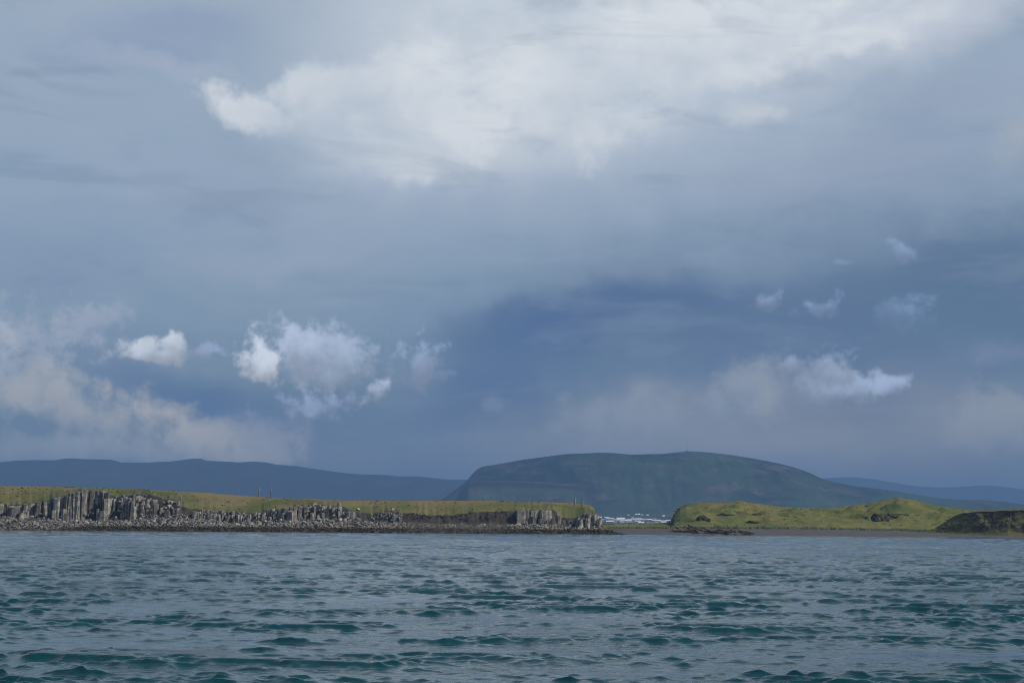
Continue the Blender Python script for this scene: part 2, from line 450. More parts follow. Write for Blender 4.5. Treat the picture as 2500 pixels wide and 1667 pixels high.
def plain(name, col, rough=0.8, var=0.25, scale=0.5):
    m, t, b = mat(name); setb(b, rough, 0.2)
    p, _ = pos(t); n = t.noise(p, scale, 4, 0.6)
    t.l.new(t.mix(t.ss(n, 0.3, 0.7), tuple(x * (1 - var) for x in col) + (1,), tuple(min(1, x * (1 + var)) for x in col) + (1,)), b.inputs['Base Color'])
    return m

G_DARK, G_MID, G_OLIVE, G_DRY = (0.066, 0.078, 0.024, 1), (0.108, 0.110, 0.036, 1), (0.142, 0.125, 0.047, 1), (0.19, 0.15, 0.074, 1)
M_WATER = water_mat()
M_BASALT = basalt_mat()
M_DARKROCK = basalt_mat('dark_rock', True, (0.105, 0.098, 0.09, 1), (0.04, 0.038, 0.036, 1))
M_OUTCROP = basalt_mat('outcrop_rock', False, (0.09, 0.082, 0.074, 1), (0.032, 0.03, 0.028, 1))
M_GRASS = grass_mat('island_turf', (G_DARK, G_MID, G_OLIVE, G_DRY), steep=(0.84, 0.66), inland=True)
M_GRASS2 = grass_mat('hill_turf', ((0.070, 0.088, 0.024, 1), (0.115, 0.125, 0.036, 1), (0.155, 0.145, 0.047, 1), (0.20, 0.155, 0.062, 1)), steep=(0.86, 0.68), sand=2.3)
M_CLIFFTURF = grass_mat('headland_turf', ((0.06, 0.07, 0.024, 1), (0.10, 0.105, 0.035, 1), (0.14, 0.125, 0.045, 1), (0.18, 0.14, 0.06, 1)), soil=(0.055, 0.048, 0.036, 1), steep=(0.60, 0.30))
M_TUSSOCK = plain('tussock_grass', (0.07, 0.085, 0.026), 0.95, 0.45, 1.2)
M_DUNE = plain('dune_grass', (0.115, 0.135, 0.07), 0.95, 0.4, 0.8)
M_SAND = plain('beach_sand', (0.083, 0.075, 0.070), 0.9, 0.22, 0.25)

# ------------------------------------------------------------------ water
def build_water():
    fine = np.radians(np.linspace(-17.6, 17.6, 560))
    side = np.radians(np.concatenate([np.linspace(17.75, 30, 62), np.linspace(30.7, 48, 22), np.linspace(52, 180, 22)]))
    ang = np.concatenate([-side[::-1], fine, side])
    r = np.concatenate([np.linspace(1.0, 29, 30)[:-1], np.geomspace(29, 70, 560)[:-1], np.geomspace(70, 140, 330)[:-1], np.geomspace(140, 350, 500)[:-1], np.geomspace(350, 640, 170)[:-1], np.geomspace(640, 17000, 26)])
    A, R = np.meshgrid(ang, r)
    X = R * np.sin(A); Y = R * np.cos(A); Z = np.zeros_like(X)
    dr = np.gradient(r)[:, None]; da = np.gradient(ang)[None, :] * R
    dx = np.zeros_like(X); dy = np.zeros_like(X)
    N = 240
    lam = np.exp(rng.uniform(math.log(0.22), math.log(7.0), N))
    th = math.radians(-8) + rng.normal(0, 0.5, N) * np.where(lam < 1.0, 1.25, 0.9)
    lam[:5] = [8.5, 9.6, 11.0, 12.5, 14.0]; th[:5] = np.radians([-40, 24, -62, -12, 48])     # a low swell under the chop
    ph = rng.uniform(0, 2 * math.pi, N)
    # gusts: short steep wavelets come in patches, slack water between them
    g1 = fbm(X / 2.2 + 0.1 * Y, Y / 3.2, 3); g2 = fbm(X / 30 + 5, Y / 60, 3); g3 = fbm(X / 6 + 31, Y / 11, 2)
    patch = np.clip(0.95 + 0.35 * g1 + 0.5 * g2 + 0.5 * g3, 0.45, 1.8)
    for l, t, q in zip(lam, th, ph):
        k = 2 * math.pi / l
        ak = 0.027 if l < 0.45 else 0.031 if l < 1.0 else (0.0235 if l < 2.0 else (0.011 if l < 4 else 0.009 if l < 8 else 0.008))
        a = ak / k
        rows = np.where((l / dr[:, 0] > 2.0))[0]
        if len(rows) == 0: continue
        w0, w1 = rows[0], rows[-1] + 1
        att = np.clip((l / dr[w0:w1] - 2.0) / 1.6, 0, 1) * np.clip((l / np.maximum(da[w0:w1], 1e-3) - 2.0) / 1.6, 0, 1) * a
        if l < 5: att = att * patch[w0:w1]
        att = att.astype(np.float32)
        sn, cs = math.sin(t), -math.cos(t)
        arg = (sn * k * X[w0:w1] + cs * k * Y[w0:w1] + q).astype(np.float32)
        s = np.sin(arg) * att
        Z[w0:w1] += np.cos(arg) * att
        dx[w0:w1] -= 1.25 * sn * s; dy[w0:w1] -= 1.25 * cs * s
    # peaked crests over flat troughs
    sg = 0.034
    Z = sg * 0.95 * (np.exp(np.clip(Z / sg, -4, 2.6) * 0.38) - 1.0) / 0.38
    V = np.stack([X + dx, Y + dy, Z], -1).reshape(-1, 3)
    me = mesh('water', V, grid_faces(len(r), len(ang), flip=True), True)
    o = link('water', me, M_WATER)
    tag(o, 'choppy teal sea water filling the lower part of the view', 'sea', kind='structure')
build_water()

# ------------------------------------------------------------------ profiles traced from the photograph (photo pixels)
def prof(pts):
    a = np.array(pts, float); return lambda x: np.interp(x, a[:, 0], a[:, 1])
def rough(pf, amp, per):
    return lambda x: pf(x) + amp * (vnoise(np.asarray(x) / per, np.asarray(x) * 0 + 3.3) - 0.5) * 2
SKY_L = prof([(-300, 1182), (0, 1185), (106, 1187), (215, 1190), (300, 1192), (361, 1195), (430, 1199), (500, 1202), (570, 1208), (606, 1210), (640, 1213), (660, 1215),
              (720, 1218), (760, 1217), (830, 1221), (900, 1222), (1000, 1222), (1050, 1221), (1100, 1222), (1200, 1222), (1330, 1225), (1400, 1228), (1425, 1229), (1440, 1233), (1450, 1240), (1456, 1248), (1463, 1262), (1474, 1285), (1500, 1300)])
TOP_L = prof([(-300, 1226), (0, 1228), (50, 1231), (100, 1222), (140, 1213), (180, 1203), (200, 1196), (250, 1199), (262, 1206), (290, 1211), (330, 1206), (365, 1204), (400, 1217), (432, 1218), (442, 1236), (480, 1243), (530, 1246), (600, 1249), (650, 1244),
              (690, 1240), (740, 1234), (780, 1231), (830, 1234), (860, 1244), (905, 1253), (930, 1249), (960, 1248), (1000, 1251), (1050, 1257), (1100, 1256), (1150, 1250), (1200, 1248), (1260, 1245), (1300, 1244), (1350, 1243), (1362, 1255), (1372, 1262), (1402, 1263), (1412, 1259), (1428, 1253), (1452, 1251), (1463, 1264), (1474, 1286), (1500, 1301)])
BASE_L = prof([(-300, 1256), (0, 1257), (100, 1264), (150, 1268), (230, 1267), (320, 1266), (400, 1258), (440, 1256), (480, 1268), (550, 1274), (650, 1272), (750, 1266), (830, 1266), (900, 1270), (960, 1273), (1030, 1275), (1100, 1277), (1180, 1277), (1250, 1279), (1300, 1277), (1350, 1281), (1400, 1287), (1462, 1289), (1480, 1295), (1510, 1303)])
TOPR = rough(TOP_L, 2.0, 7.0)
D_SHORE, D_BASE, D_TOP, D_SKY = 620.0, 640.0, 642.2, 704.0

def shore_z(px, t):
    """boulder slope, t=0 at the waterline, 1 at the foot of the cliff"""
    zb = zat(px, BASE_L(px), D_BASE)
    return np.asarray(t) ** 0.8 * zb

def build_island():
    px = np.concatenate([np.linspace(-420, -20, 60)[:-1], np.linspace(-20, 1512, 900)])
    n = len(px)
    rows = []
    def row(D, z): rows.append(np.stack([xat(px, D), np.full(n, D) if np.isscalar(D) else D, z], -1))
    tip = sstep(1512, 1470, px)
    row(606.0, np.full(n, -2.0)); row(619.5, np.full(n, -0.25))
    for t in (0.25, 0.5, 0.75, 1.0): row(D_SHORE + 20 * t, shore_z(px, t) - 0.35)
    zb = zat(px, BASE_L(px), D_BASE); zt = zat(px, np.minimum(TOPR(px), BASE_L(px) - 0.5), D_TOP)
    ledge = fbm(px / 14, px * 0, 4)
    for u in (0.2, 0.4, 0.6, 0.8, 0.93):
        D = D_BASE + 0.5 + (D_TOP - D_BASE - 0.7) * (u ** 1.4) + 0.45 * fbm(px / 9, px * 0 + u * 4, 3) + 0.5 * ledge * (1 - u)
        row(D, zb + (zt - zb) * u)
    zs = zat(px, SKY_L(px), D_SKY)
    for i, u in enumerate(np.linspace(0, 1, 46)):
        D = D_TOP + (D_SKY - D_TOP) * u
        # straight sight line between rock edge and skyline, kept slightly convex
        py = TOPR(px) + (SKY_L(px) - TOPR(px)) * (1 - (1 - u) ** 1.25)
        z = zat(px, py, D)
        X = xat(px, D)
        z = z + 0.55 * fbm(X / 9, np.full(n, D / 9.0), 4) * math.sin(math.pi * min(1, u + 0.08)) + 0.12 * fbm(X / 1.6, np.full(n, D / 1.6), 3) * (0.3 + 0.7 * (u < 0.97))
        row(D, z)
    for D, k in ((718, -0.3), (745, -0.8), (790, -1.2), (840, -2.5)):
        row(float(D), zs * 1.0 + k - (1 - tip) * 1.0)
    row(870.0, np.full(n, -1.5))
    V = np.stack(rows, 0)
    me = mesh('grassy_island', V.reshape(-1, 3), grid_faces(len(rows), n), True)
    o = link('grassy_island', me, M_GRASS)
    tag(o, 'long low island of olive turf above basalt cliffs', 'island', kind='structure')
    return V
ISL = build_island()

def island_z(x, y):
    R = ISL.reshape(-1, 3)
    i = np.argmin((R[:, 0] - x) ** 2 + (R[:, 1] - y) ** 2)
    return R[i, 2]

# ------------------------------------------------------------------ rock meshes
def hull_rock(name, n=15, sc=(1, 1, 1), seed=0, flat=0.0):
    r = np.random.default_rng(seed)
    p = r.normal(size=(n, 3)); p /= np.linalg.norm(p, axis=1)[:, None]
    p *= r.uniform(0.75, 1.05, (n, 1)); p *= np.array(sc)
    bm = bmesh.new()
    for q in p: bm.verts.new(q)
    res = bmesh.ops.convex_hull(bm, input=bm.verts)
    junk = [g for g in res['geom_interior'] if isinstance(g, bmesh.types.BMVert)]
    if junk: bmesh.ops.delete(bm, geom=list(set(junk)), context='VERTS')
    me = bpy.data.meshes.new(name); bm.to_mesh(me); bm.free()
    return me

ROCKS = [hull_rock('boulder', random.choice((13, 16, 19)), (1, random.uniform(.7, 1), random.uniform(.55, .85)), 100 + i) for i in range(14)]
for m_ in ROCKS: m_.materials.append(M_BASALT)
def mesh_arrays(me):
    v = np.empty(len(me.vertices) * 3); me.vertices.foreach_get('co', v)
    return v.reshape(-1, 3), [list(p.vertices) for p in me.polygons]
ROCKA = [mesh_arrays(m_) for m_ in ROCKS]

def joined_rocks(name, items, material, parent=None):
    V, FC, off = [], [], 0
    for (loc, s, eul, k) in items:
        v, f = ROCKA[k]
        M = np.array(Matrix(((s[0], 0, 0), (0, s[1], 0), (0, 0, s[2]))))
        R = np.array(eul.to_matrix()) if hasattr(eul, 'to_matrix') else np.array(eul)
        vv = (v @ M.T) @ R.T + np.array(loc)
        V.append(vv); FC += [[i + off for i in g] for g in f]; off += len(v)
    me = mesh(name, np.concatenate(V), FC)
    return link(name, me, material, parent)

from mathutils import Euler
def reul(a=1.0): return Euler((random.uniform(-a, a), random.uniform(-a, a), random.uniform(0, 6.28)))

# ------------------------------------------------------------------ boulder shore
def build_boulders():
    items = []
    for i in range(6200):
        px = random.uniform(-90, 1512)
        t = random.random()
        pb, ptop = float(BASE_L(px)), 1303 + 0.0075 * (px - 1250)
        span = max(0.15, min(1.0, (ptop - pb) / 30))
        if random.random() > span + 0.15: continue
        # size field (metres, half extent)
        if 990 < px < 1235: s = random.lognormvariate(math.log(0.30), 0.3)
        elif 470 < px < 880: s = random.lognormvariate(math.log(0.52), 0.42)
        elif 1240 < px: s = random.lognormvariate(math.log(0.42), 0.42)
        else: s = random.lognormvariate(math.log(0.46), 0.32)
        s = min(s, 1.25)
        if t < 0.25: s *= 0.85
        D = D_SHORE - 0.8 + 21.5 * t + random.uniform(-.6, .6)
        z = float(shore_z(px, t)) - 0.35 + s * random.uniform(0.05, 0.55)
        el_ = random.uniform(0.75, 1.3); tall = random.uniform(0.7, 1.15)
        items.append(((float(xat(px, D)), D, z), (s * el_, s, s * tall), reul(0.7), random.randrange(14), px, t, s))
    # fallen column pieces lying at the foot
    for i in range(150):
        px = random.choice((random.uniform(480, 870), random.uniform(1255, 1480), random.uniform(330, 470)))
        t = random.uniform(0.45, 1.0); D = D_SHORE + 20 * t
        s = random.uniform(0.32, 0.5)
        z = float(shore_z(px, t)) + 0.25
        items.append(((float(xat(px, D)), D, z), (s * 2.6, s, s), Euler((0, random.uniform(-1.0, 1.0), random.uniform(-.6, .6))), random.randrange(14), px, t, s * 1.6))
    # dark weedy rocks running out from the island's tip
    tipf = prof([(1450, 1284), (1470, 1288), (1490, 1294), (1505, 1298), (1526, 1304)])
    for i in range(170):
        px = random.uniform(1450, 1526); yt = float(tipf(px)); yy = yt + (1305.5 - yt) * random.random(); D = 634 - 12 * (yy - 1283) / 22
        c = at(px, yy, D); s = random.uniform(0.35, 0.8)
        items.append(((float(c[0]), D, max(float(c[2]) - 0.2, -0.1)), (s * 1.3, s, s * 0.9), reul(0.6), random.randrange(14), px, 0.2, s))
    items.sort(key=lambda a: -a[6] * (1 if -10 < a[4] else 0))
    root = empty('boulder_shore', (float(xat(700, 622)), 622, 0))
    tag(root, 'shore of tumbled grey boulders with dark seaweed along the waterline', 'shore', kind='structure')
    inv = Vector(root.location)
    for loc, s, e, k, *_ in items[:300]:
        o = bpy.data.objects.new('boulder', ROCKS[k]); COL.objects.link(o); o.parent = root
        o.location = Vector(loc) - inv; o.scale = s; o.rotation_euler = e
    rest = joined_rocks('small_stones', [(Vector(l) - inv, s, e, k) for l, s, e, k, *_ in items[300:]], M_BASALT, root)
    rest['kind'] = 'stuff'
    clods = []
    for i in range(420):      # stones and clods weathering out of the bare bank
        px = random.uniform(975, 1265); u = random.random(); s = random.uniform(0.12, 0.42)
        y = float(BASE_L(px)) + (float(TOP_L(px)) - float(BASE_L(px))) * u
        c = at(px, y, D_BASE + 0.6 + 1.0 * u)
        clods.append((Vector(c) - inv, (s * 1.3, s, s), reul(), random.randrange(14)))
    cl = joined_rocks('bank_stones', clods, M_OUTCROP, root); cl['kind'] = 'stuff'
build_boulders()

# ------------------------------------------------------------------ basalt columns
def column_mesh(seed, sides=6, segs=3):
    """unit column: radius ~0.5, height 1, base at z=0, cut by uneven joints"""
    r = np.random.default_rng(seed)
    base = np.linspace(0, 2 * math.pi, sides, endpoint=False) + r.uniform(-.22, .22, sides) + r.uniform(0, 1)
    rad = 0.5 * r.uniform(0.85, 1.12, sides)
    V, FC = [], []
    cuts = np.concatenate([[0], np.sort(r.uniform(0.2, 0.85, segs - 1)), [1]])
    for i in range(segs):
        z0, z1 = cuts[i], cuts[i + 1]
        ox, oy = (r.uniform(-.05, .05, 2) if i else (0, 0))
        g = 1.0 - 0.05 * i * r.random()
        n0 = len(V)
        tilt = r.uniform(-.05, .05, 2) if i == segs - 1 else (0, 0)
        for z, k in ((z0, 0.93), (z0 + 0.02, 1.0), (z1 - 0.02, 0.99), (z1, 0.88)):
            for a, q in zip(base, rad):
                x, y = math.cos(a) * q * g * k + ox, math.sin(a) * q * g * k + oy
                zz = z + ((x * tilt[0] + y * tilt[1]) if z == z1 else 0)
                V.append((x, y, zz))
        for ring in range(3):
            for s in range(sides):
                a = n0 + ring * sides + s; b = n0 + ring * sides + (s + 1) % sides
                FC.append([a, b, b + sides, a + sides])
        FC.append([n0 + 3 * sides + s for s in range(sides)])
        FC.append([n0 + s for s in range(sides)][::-1])
    return mesh('basalt_column', V, FC)
COLS = [column_mesh(300 + i, random.choice((5, 6, 6, 7)), random.choice((1, 2, 2, 3))) for i in range(16)]
for m_ in COLS: m_.materials.append(M_BASALT)

def add_column(root, px, D, ytop, ybot, wpx, lean=0.0, tiltd=0.0):
    b = at(px, ybot, D); zt = float(zat(px, ytop, D)); h = zt - b[2]
    if h < 0.4: return
    o = bpy.data.objects.new('basalt_column', random.choice(COLS)); COL.objects.link(o); o.parent = root
    wid = wpx / F * D
    o.location = Vector((b[0], b[1], b[2])) - Vector(root.location)
    o.scale = (wid, wid * random.uniform(0.85, 1.2), h)
    o.rotation_euler = (tiltd + random.uniform(-.02, .02), lean + random.uniform(-.025, .025), random.uniform(0, 6.28))

def cliff(label, segs):
    """segs: (px0, px1, mean width px, rows) each row = (D, fraction of face height range, drop px jitter, lean sigma)"""
    root = empty('basalt_cliff', tuple(at((segs[0][0] + segs[-1][1]) / 2, 1285, D_BASE - 1)))
    tag(root, label, 'cliff')
    for px0, px1, wd, rows in segs:
        for D, h0, h1, lean, dens in rows:
            px = px0
            drift = 0.0; off = 0.0; grp = 0; gh = 0.5
            while px < px1:
                ww = wd * random.choice((0.5, 0.65, 0.8, 0.9, 1.05, 1.35)) * random.uniform(0.9, 1.1)
                px += ww * 0.40
                if random.random() < dens:
                    yt, yb = float(TOP_L(px)), float(BASE_L(px)) + 3
                    if grp <= 0: grp = random.randint(2, 5); off = random.uniform(-1.6, 1.0); gh = random.random()
                    grp -= 1
                    fr = h0 + (h1 - h0) * min(1, max(0, gh + random.uniform(-.22, .22)))
                    drift = 0.7 * drift + 0.3 * random.gauss(0, 1)
                    top = yb + (yt - yb) * min(1.06, max(0.1, fr + 0.06 * drift))
                    add_column(root, px, D + off + random.uniform(-.35, .35), top, yb + 4, ww * 1.4, random.gauss(0, lean))
                px += ww * 0.36
    return root
B = D_BASE
def face_blocks(root, px0, px1, n, s0, s1, u0=0.05, u1=1.0, dd=-0.6):
    for i in range(n):
        px = random.uniform(px0, px1); yt, yb = float(TOP_L(px)), float(BASE_L(px)) + 2; u = random.uniform(u0, u1)
        s = random.uniform(s0, s1); D = D_BASE + 0.9 * u + dd + random.uniform(-.4, .4)
        c = at(px, yb + (yt - yb) * u, D)
        o = bpy.data.objects.new('rock_block', random.choice(ROCKS)); COL.objects.link(o); o.parent = root
        o.location = Vector(c) - Vector(root.location); o.scale = (s * random.uniform(.8, 1.5), s, s * random.uniform(.7, 1.4)); o.rotation_euler = reul(0.35)
random.seed(21)
c1 = cliff('tall cliff of upright grey basalt columns, the highest on the shore',
      [(-30, 128, 11, [(B + 1.2, .85, 1.02, .12, .95), (B - .2, .45, .9, .2, .4)]),
       (128, 262, 11.5, [(B + 1.4, .95, 1.04, .02, 1), (B + .1, .5, .95, .04, .4), (B - 1.0, .15, .5, .08, .25)]),
       (262, 340, 11, [(B + 1.4, .82, 1.0, .03, 1), (B + .1, .3, .8, .06, .45)]),
       (340, 440, 9.5, [(B + 1.4, .6, 1.0, .06, .9), (B + .1, .25, .75, .08, .45)])])
face_blocks(c1, 280, 440, 46, .5, 1.1); face_blocks(c1, -20, 280, 26, .45, .9, .02, .3)
c2 = cliff('low ragged cliff of small leaning columns under the two left standing stones',
      [(470, 690, 7, [(B + 1.6, .75, 1.0, .12, .9), (B + .2, .3, .85, .22, .55)]),
       (690, 860, 8, [(B + 1.6, .8, 1.05, .07, .9), (B + .2, .35, .9, .18, .5)]),
       (900, 985, 8, [(B + 1.6, .6, 1.0, .2, .6)])])
face_blocks(c2, 475, 860, 70, .35, .85); face_blocks(c2, 890, 990, 22, .4, .8)
c3 = cliff('rounded clump of pale columns beside the bare dark bank',
      [(1262, 1362, 9, [(B + 1.2, .9, 1.03, .05, 1), (B - .2, .4, .9, .1, .5)])])
face_blocks(c3, 1262, 1365, 16, .4, .8, .0, .45)
c4 = cliff('columns at the very end of the island under the right pair of stones',
      [(1376, 1404, 6.5, [(B + 1.2, .7, 1.0, .08, .9)]),
       (1404, 1462, 7, [(B + 1.2, .9, 1.03, .04, 1), (B - .2, .45, .9, .1, .5)])])
face_blocks(c4, 1376, 1466, 18, .35, .7, .0, .5)

# blocks standing along the cliff edge
def block(px, py, wpx, hpx, D=642.5, name='rock_block'):
    c = at(px, py, D)
    o = bpy.data.objects.new(name, random.choice(ROCKS)); COL.objects.link(o)
    o.location = c; k = D / F / 2
    o.scale = (wpx * k, wpx * k, hpx * k); o.rotation_euler = Euler((random.uniform(-.2, .2), random.uniform(-.2, .2), random.uniform(0, 6)))
    return o
for px, py, wp, hp, lab in [(312, 1212, 30, 17, 'wide grey block on the crest right of the tallest columns'), (352, 1211, 24, 20, 'pale block at the crest edge with small stones beside it'),
                            (745, 1238, 15, 15, 'squarish block on the edge, left of its cluster'), (767, 1234, 17, 20, 'rounded pale block in the middle of the edge cluster'),
                            (790, 1236, 15, 13, 'sloping pale block at the right of the edge cluster'), (960, 1245, 12, 14, 'single pale block above the shingle bank'),
                            (875, 1243, 11, 12, 'low block right of the upright stone'), (585, 1241, 10, 6, 'flat pale stone in the turf below the stones')]:
    tag(block(px, py, wp * 1.25, hp * 1.25, 643.0), lab, 'rock', 'blocks along the cliff edge')
o = empty('upright_stone', tuple(at(827, 1246, 642.6))); 
c_ = link('shaft', COLS[3], None, o); c_.scale = (1.25, 1.1, float(zat(827, 1227, 642.6) - zat(827, 1250, 642.6))); c_.location = (0, 0, -0.5)
tag(o, 'slim upright stone finger on the edge, right of the block cluster', 'rock', 'blocks along the cliff edge')

# ------------------------------------------------------------------ standing stones
def stone(px, ytop, ybase, wpx, D, lab, seed):
    b = at(px, ybase, D); zt = float(zat(px, ytop, D))
    me = column_mesh(seed, 6, 1)
    v, f = mesh_arrays(me)
    me.materials.append(M_STONE)
    o = link('standing_stone', me)
    o.location = (b[0], b[1], b[2] - 0.6); wd = wpx / F * D
    o.scale = (wd, wd * 0.85, zt - b[2] + 0.6); o.rotation_euler = (0, 0, seed)
    tag(o, lab, 'standing stone', 'paired standing stones on the island')
M_STONE = basalt_mat('standing_stone', False, (0.20, 0.195, 0.18, 1), (0.10, 0.097, 0.09, 1))
stone(632, 1189.5, 1213, 6.4, 700, 'wider pale standing stone left of its twin above the low cliff', 11)
stone(662, 1190, 1217, 4.6, 696, 'narrower standing stone right of its twin above the low cliff', 12)
stone(1404, 1215.5, 1233, 5.2, 690, 'pale standing stone left of its twin at the island end', 13)
stone(1420, 1215.5, 1237, 3.7, 676, 'thin dark standing stone nearest the island end', 14)

# ------------------------------------------------------------------ tussocks and loose pale stones in the turf
def build_tussocks():
    items = []
    for i in range(1500):
        px = random.uniform(-60, 1440); u = random.random()
        if px > 460 and random.random() < 0.5: continue
        D = D_TOP + 0.8 + (D_SKY - D_TOP + 2) * u
        x = float(xat(px, D)); z = float(island_z(x, D)); s = random.uniform(0.16, 0.5)
        items.append(((x, D, z), (s * 1.5, s * 1.2, s * 0.8), reul(0.3), random.randrange(14)))
    o = joined_rocks('grass_tussocks', items, M_TUSSOCK); tag(o, 'dark tufts of rough grass dotted over the island turf', 'grass', kind='stuff')
    items = []
    for i in range(110):
        px = random.choice((random.uniform(20, 80), random.uniform(330, 440), random.uniform(590, 740), random.uniform(740, 900), random.uniform(930, 975)))
        y = float(TOP_L(px)) - random.uniform(-1, 9); D = D_TOP + random.uniform(0, 9)
        x = float(xat(px, D)); z = float(island_z(x, D)); s = random.uniform(0.18, 0.5)
        items.append(((x, D, z + s * .2), (s * 1.3, s, s), reul(), random.randrange(14)))
    o = joined_rocks('loose_stones', items, M_STONE); tag(o, 'loose pale stones scattered along the turf edge', 'stones', kind='stuff')
build_tussocks()

# ------------------------------------------------------------------ beach and right-hand land
BT = prof([(1440, 1290), (1640, 1289), (1850, 1290), (2000, 1291), (2200, 1295), (2270, 1298), (2400, 1302), (2700, 1305)])
def build_beach():
    px = np.linspace(1380, 2760, 340); n = len(px)
    ts = np.linspace(-0.35, 1.25, 26); rows = []
    for t in ts:
        D = 620 + 52 * t
        zt = zat(px, BT(px), 672.0)
        z = zt * t if t > 0 else np.full(n, 4.0 * t)
        X = xat(px, D)
        rows.append(np.stack([X, np.full(n, D), z + 0.10 * fbm(X / 6, np.full(n, D / 4), 4)], -1))
    o = link('beach', mesh('beach', np.stack(rows).reshape(-1, 3), grid_faces(len(rows), n), True), M_SAND)
    tag(o, 'dark grey gravel beach linking the two parts of the island', 'beach', kind='structure')
build_beach()

SKY_R = prof([(1420, 1291), (1440, 1286), (1470, 1280), (1490, 1277.5), (1560, 1277), (1600, 1276.5), (1636, 1275.5), (1639, 1272), (1643, 1259), (1648, 1250), (1655, 1243), (1660, 1239), (1675, 1231), (1700, 1228), (1750, 1227), (1790, 1225.5), (1815, 1226.5), (1850, 1232), (1900, 1240), (1960, 1242.5), (1990, 1245), (2040, 1243),
              (2090, 1235), (2130, 1226), (2170, 1217.5), (2195, 1215), (2215, 1217), (2240, 1222), (2280, 1233), (2340, 1243), (2360, 1247), (2400, 1249), (2600, 1250), (2800, 1252)])
BASE_R = prof([(1420, 1292), (1480, 1290), (1640, 1289), (1850, 1290), (2000, 1291), (2200, 1295), (2280, 1298), (2800, 1304)])
D_R0, D_RS = 674.0, 850.0
def build_right():
    px = np.concatenate([np.linspace(1420, 1634, 110)[:-1], np.linspace(1634, 1664, 60)[:-1], np.linspace(1664, 2780, 520)])
    n = len(px); rows = []
    ys, yb = SKY_R(px), BASE_R(px)
    spit = sstep(1660, 1600, px)
    us = np.concatenate([np.linspace(0, 1, 90)])
    for u in us:
        D = D_R0 + (D_RS - D_R0) * u
        X = xat(px, D)
        prf = 1 - (1 - u) ** 1.9
        # the left end bluff stands behind a low grassy apron
        ap = sstep(0.10, 0.30, u)
        py = yb + (ys - yb) * prf
        low = np.minimum(yb, 1277.0 + 11 * (1 - sstep(0.0, 0.12, u)))
        m = sstep(1860, 1640, px) * (1 - ap)
        py = py * (1 - m) + np.maximum(low, py) * m
        z = zat(px, py, D)
        win = math.sin(math.pi * min(1.0, u)) ** 0.7
        Dn = np.full(n, D)
        mound = fbm(X / 24, Dn / 40, 4) * 2.8 + fbm(X / 13 + Dn / 30, Dn / 26, 4) * 2.0 + fbm(X / 5, Dn / 9, 4) * 0.9
        scarp = np.abs(fbm(X / 22 + 7, Dn / 26, 3)) 
        z = z + win * (mound * 1.0 - 1.5 * sstep(0.12, 0.0, scarp) * 0.6) * sstep(1640, 1700, px) + 0.1 * fbm(X / 2, Dn / 2, 3) * (1 if u < 0.96 else 0.3)
        z = z * (1 - 0) 
        rows.append(np.stack([X, Dn, np.maximum(z, -1)], -1))
    zs = rows[-1][:, 2]
    for D, k in ((875., -.6), (910., -2.5), (960., -7), (1010., -18)):
        rows.append(np.stack([xat(px, D), np.full(n, D), np.maximum(zs + k, -2)], -1))
    V = np.stack(rows)
    o = link('grassy_hills', mesh('grassy_hills', V.reshape(-1, 3), grid_faces(len(rows), n), True), M_GRASS2)
    tag(o, 'rolling green hills with a pointed hummock behind the beach', 'hills', kind='structure')
    return V
RGT = build_right()
def right_pt(px, py):
    """the visible point of the hills at a photo pixel"""
    P = RGT[:90].reshape(-1, 3)
    d = ray(px, py); v = P - np.array([0, 0, H]); s = v @ d; e = np.linalg.norm(v - s[:, None] * d, axis=1)
    ok = np.where(e < 1.6)[0]
    i = ok[np.argmin(s[ok])] if len(ok) else np.argmin(e)
    return P[i]

def blob_mesh(name, seed, sc, sub=4, rgh=0.35):
    bm = bmesh.new(); bmesh.ops.create_icosphere(bm, subdivisions=sub, radius=1)
    for v in bm.verts:
        x, y, z = v.co
        f = 1 + rgh * float(fbm(np.array(x * 1.7 + seed * 3.1), np.array(y * 1.7 + z * 1.3 + seed), 4)) + 0.12 * float(fbm(np.array(x * 6 + seed), np.array(z * 6 + y * 2), 3))
        v.co = Vector((x * sc[0] * f, y * sc[1] * f, z * sc[2] * f))
    me = bpy.data.meshes.new(name); bm.to_mesh(me); bm.free()
    return me
M_OUTTURF = grass_mat('outcrop_turf', ((0.06, 0.075, 0.024, 1), (0.10, 0.11, 0.035, 1), (0.14, 0.13, 0.045, 1), (0.17, 0.14, 0.06, 1)), soil=(0.042, 0.038, 0.032, 1), steep=(0.70, 0.40))
for i, (px, py, wp, hp, lab) in enumerate([
        (1716, 1260, 30, 22, 'dark pointed crag at the western end of the green hills'),
        (1770, 1249, 36, 14, 'dark rocky patch on the slope right of the pointed crag'),
        (1857, 1247, 26, 10, 'small dark crag just under the ridge dip'),
        (1845, 1268, 52, 12, 'long low dark outcrop above the beach'),
        (2150, 1262, 44, 24, 'rounded grassy crag forming the left of the large scar'),
        (2185, 1258, 64, 22, 'large dark rock scar below the pointed hummock')]):
    c = right_pt(px, py); k = c[1] / F / 2
    me = blob_mesh('rock_outcrop', 40 + i, (wp * k, wp * k * 0.5, hp * k * 1.25), 4, 1.0)
    o = link('rock_outcrop', me, M_OUTTURF); o.location = (c[0], c[1] + wp * k * 0.22, c[2] - hp * k * 0.3)
    tag(o, lab, 'outcrop', 'outcrops on the green hills')

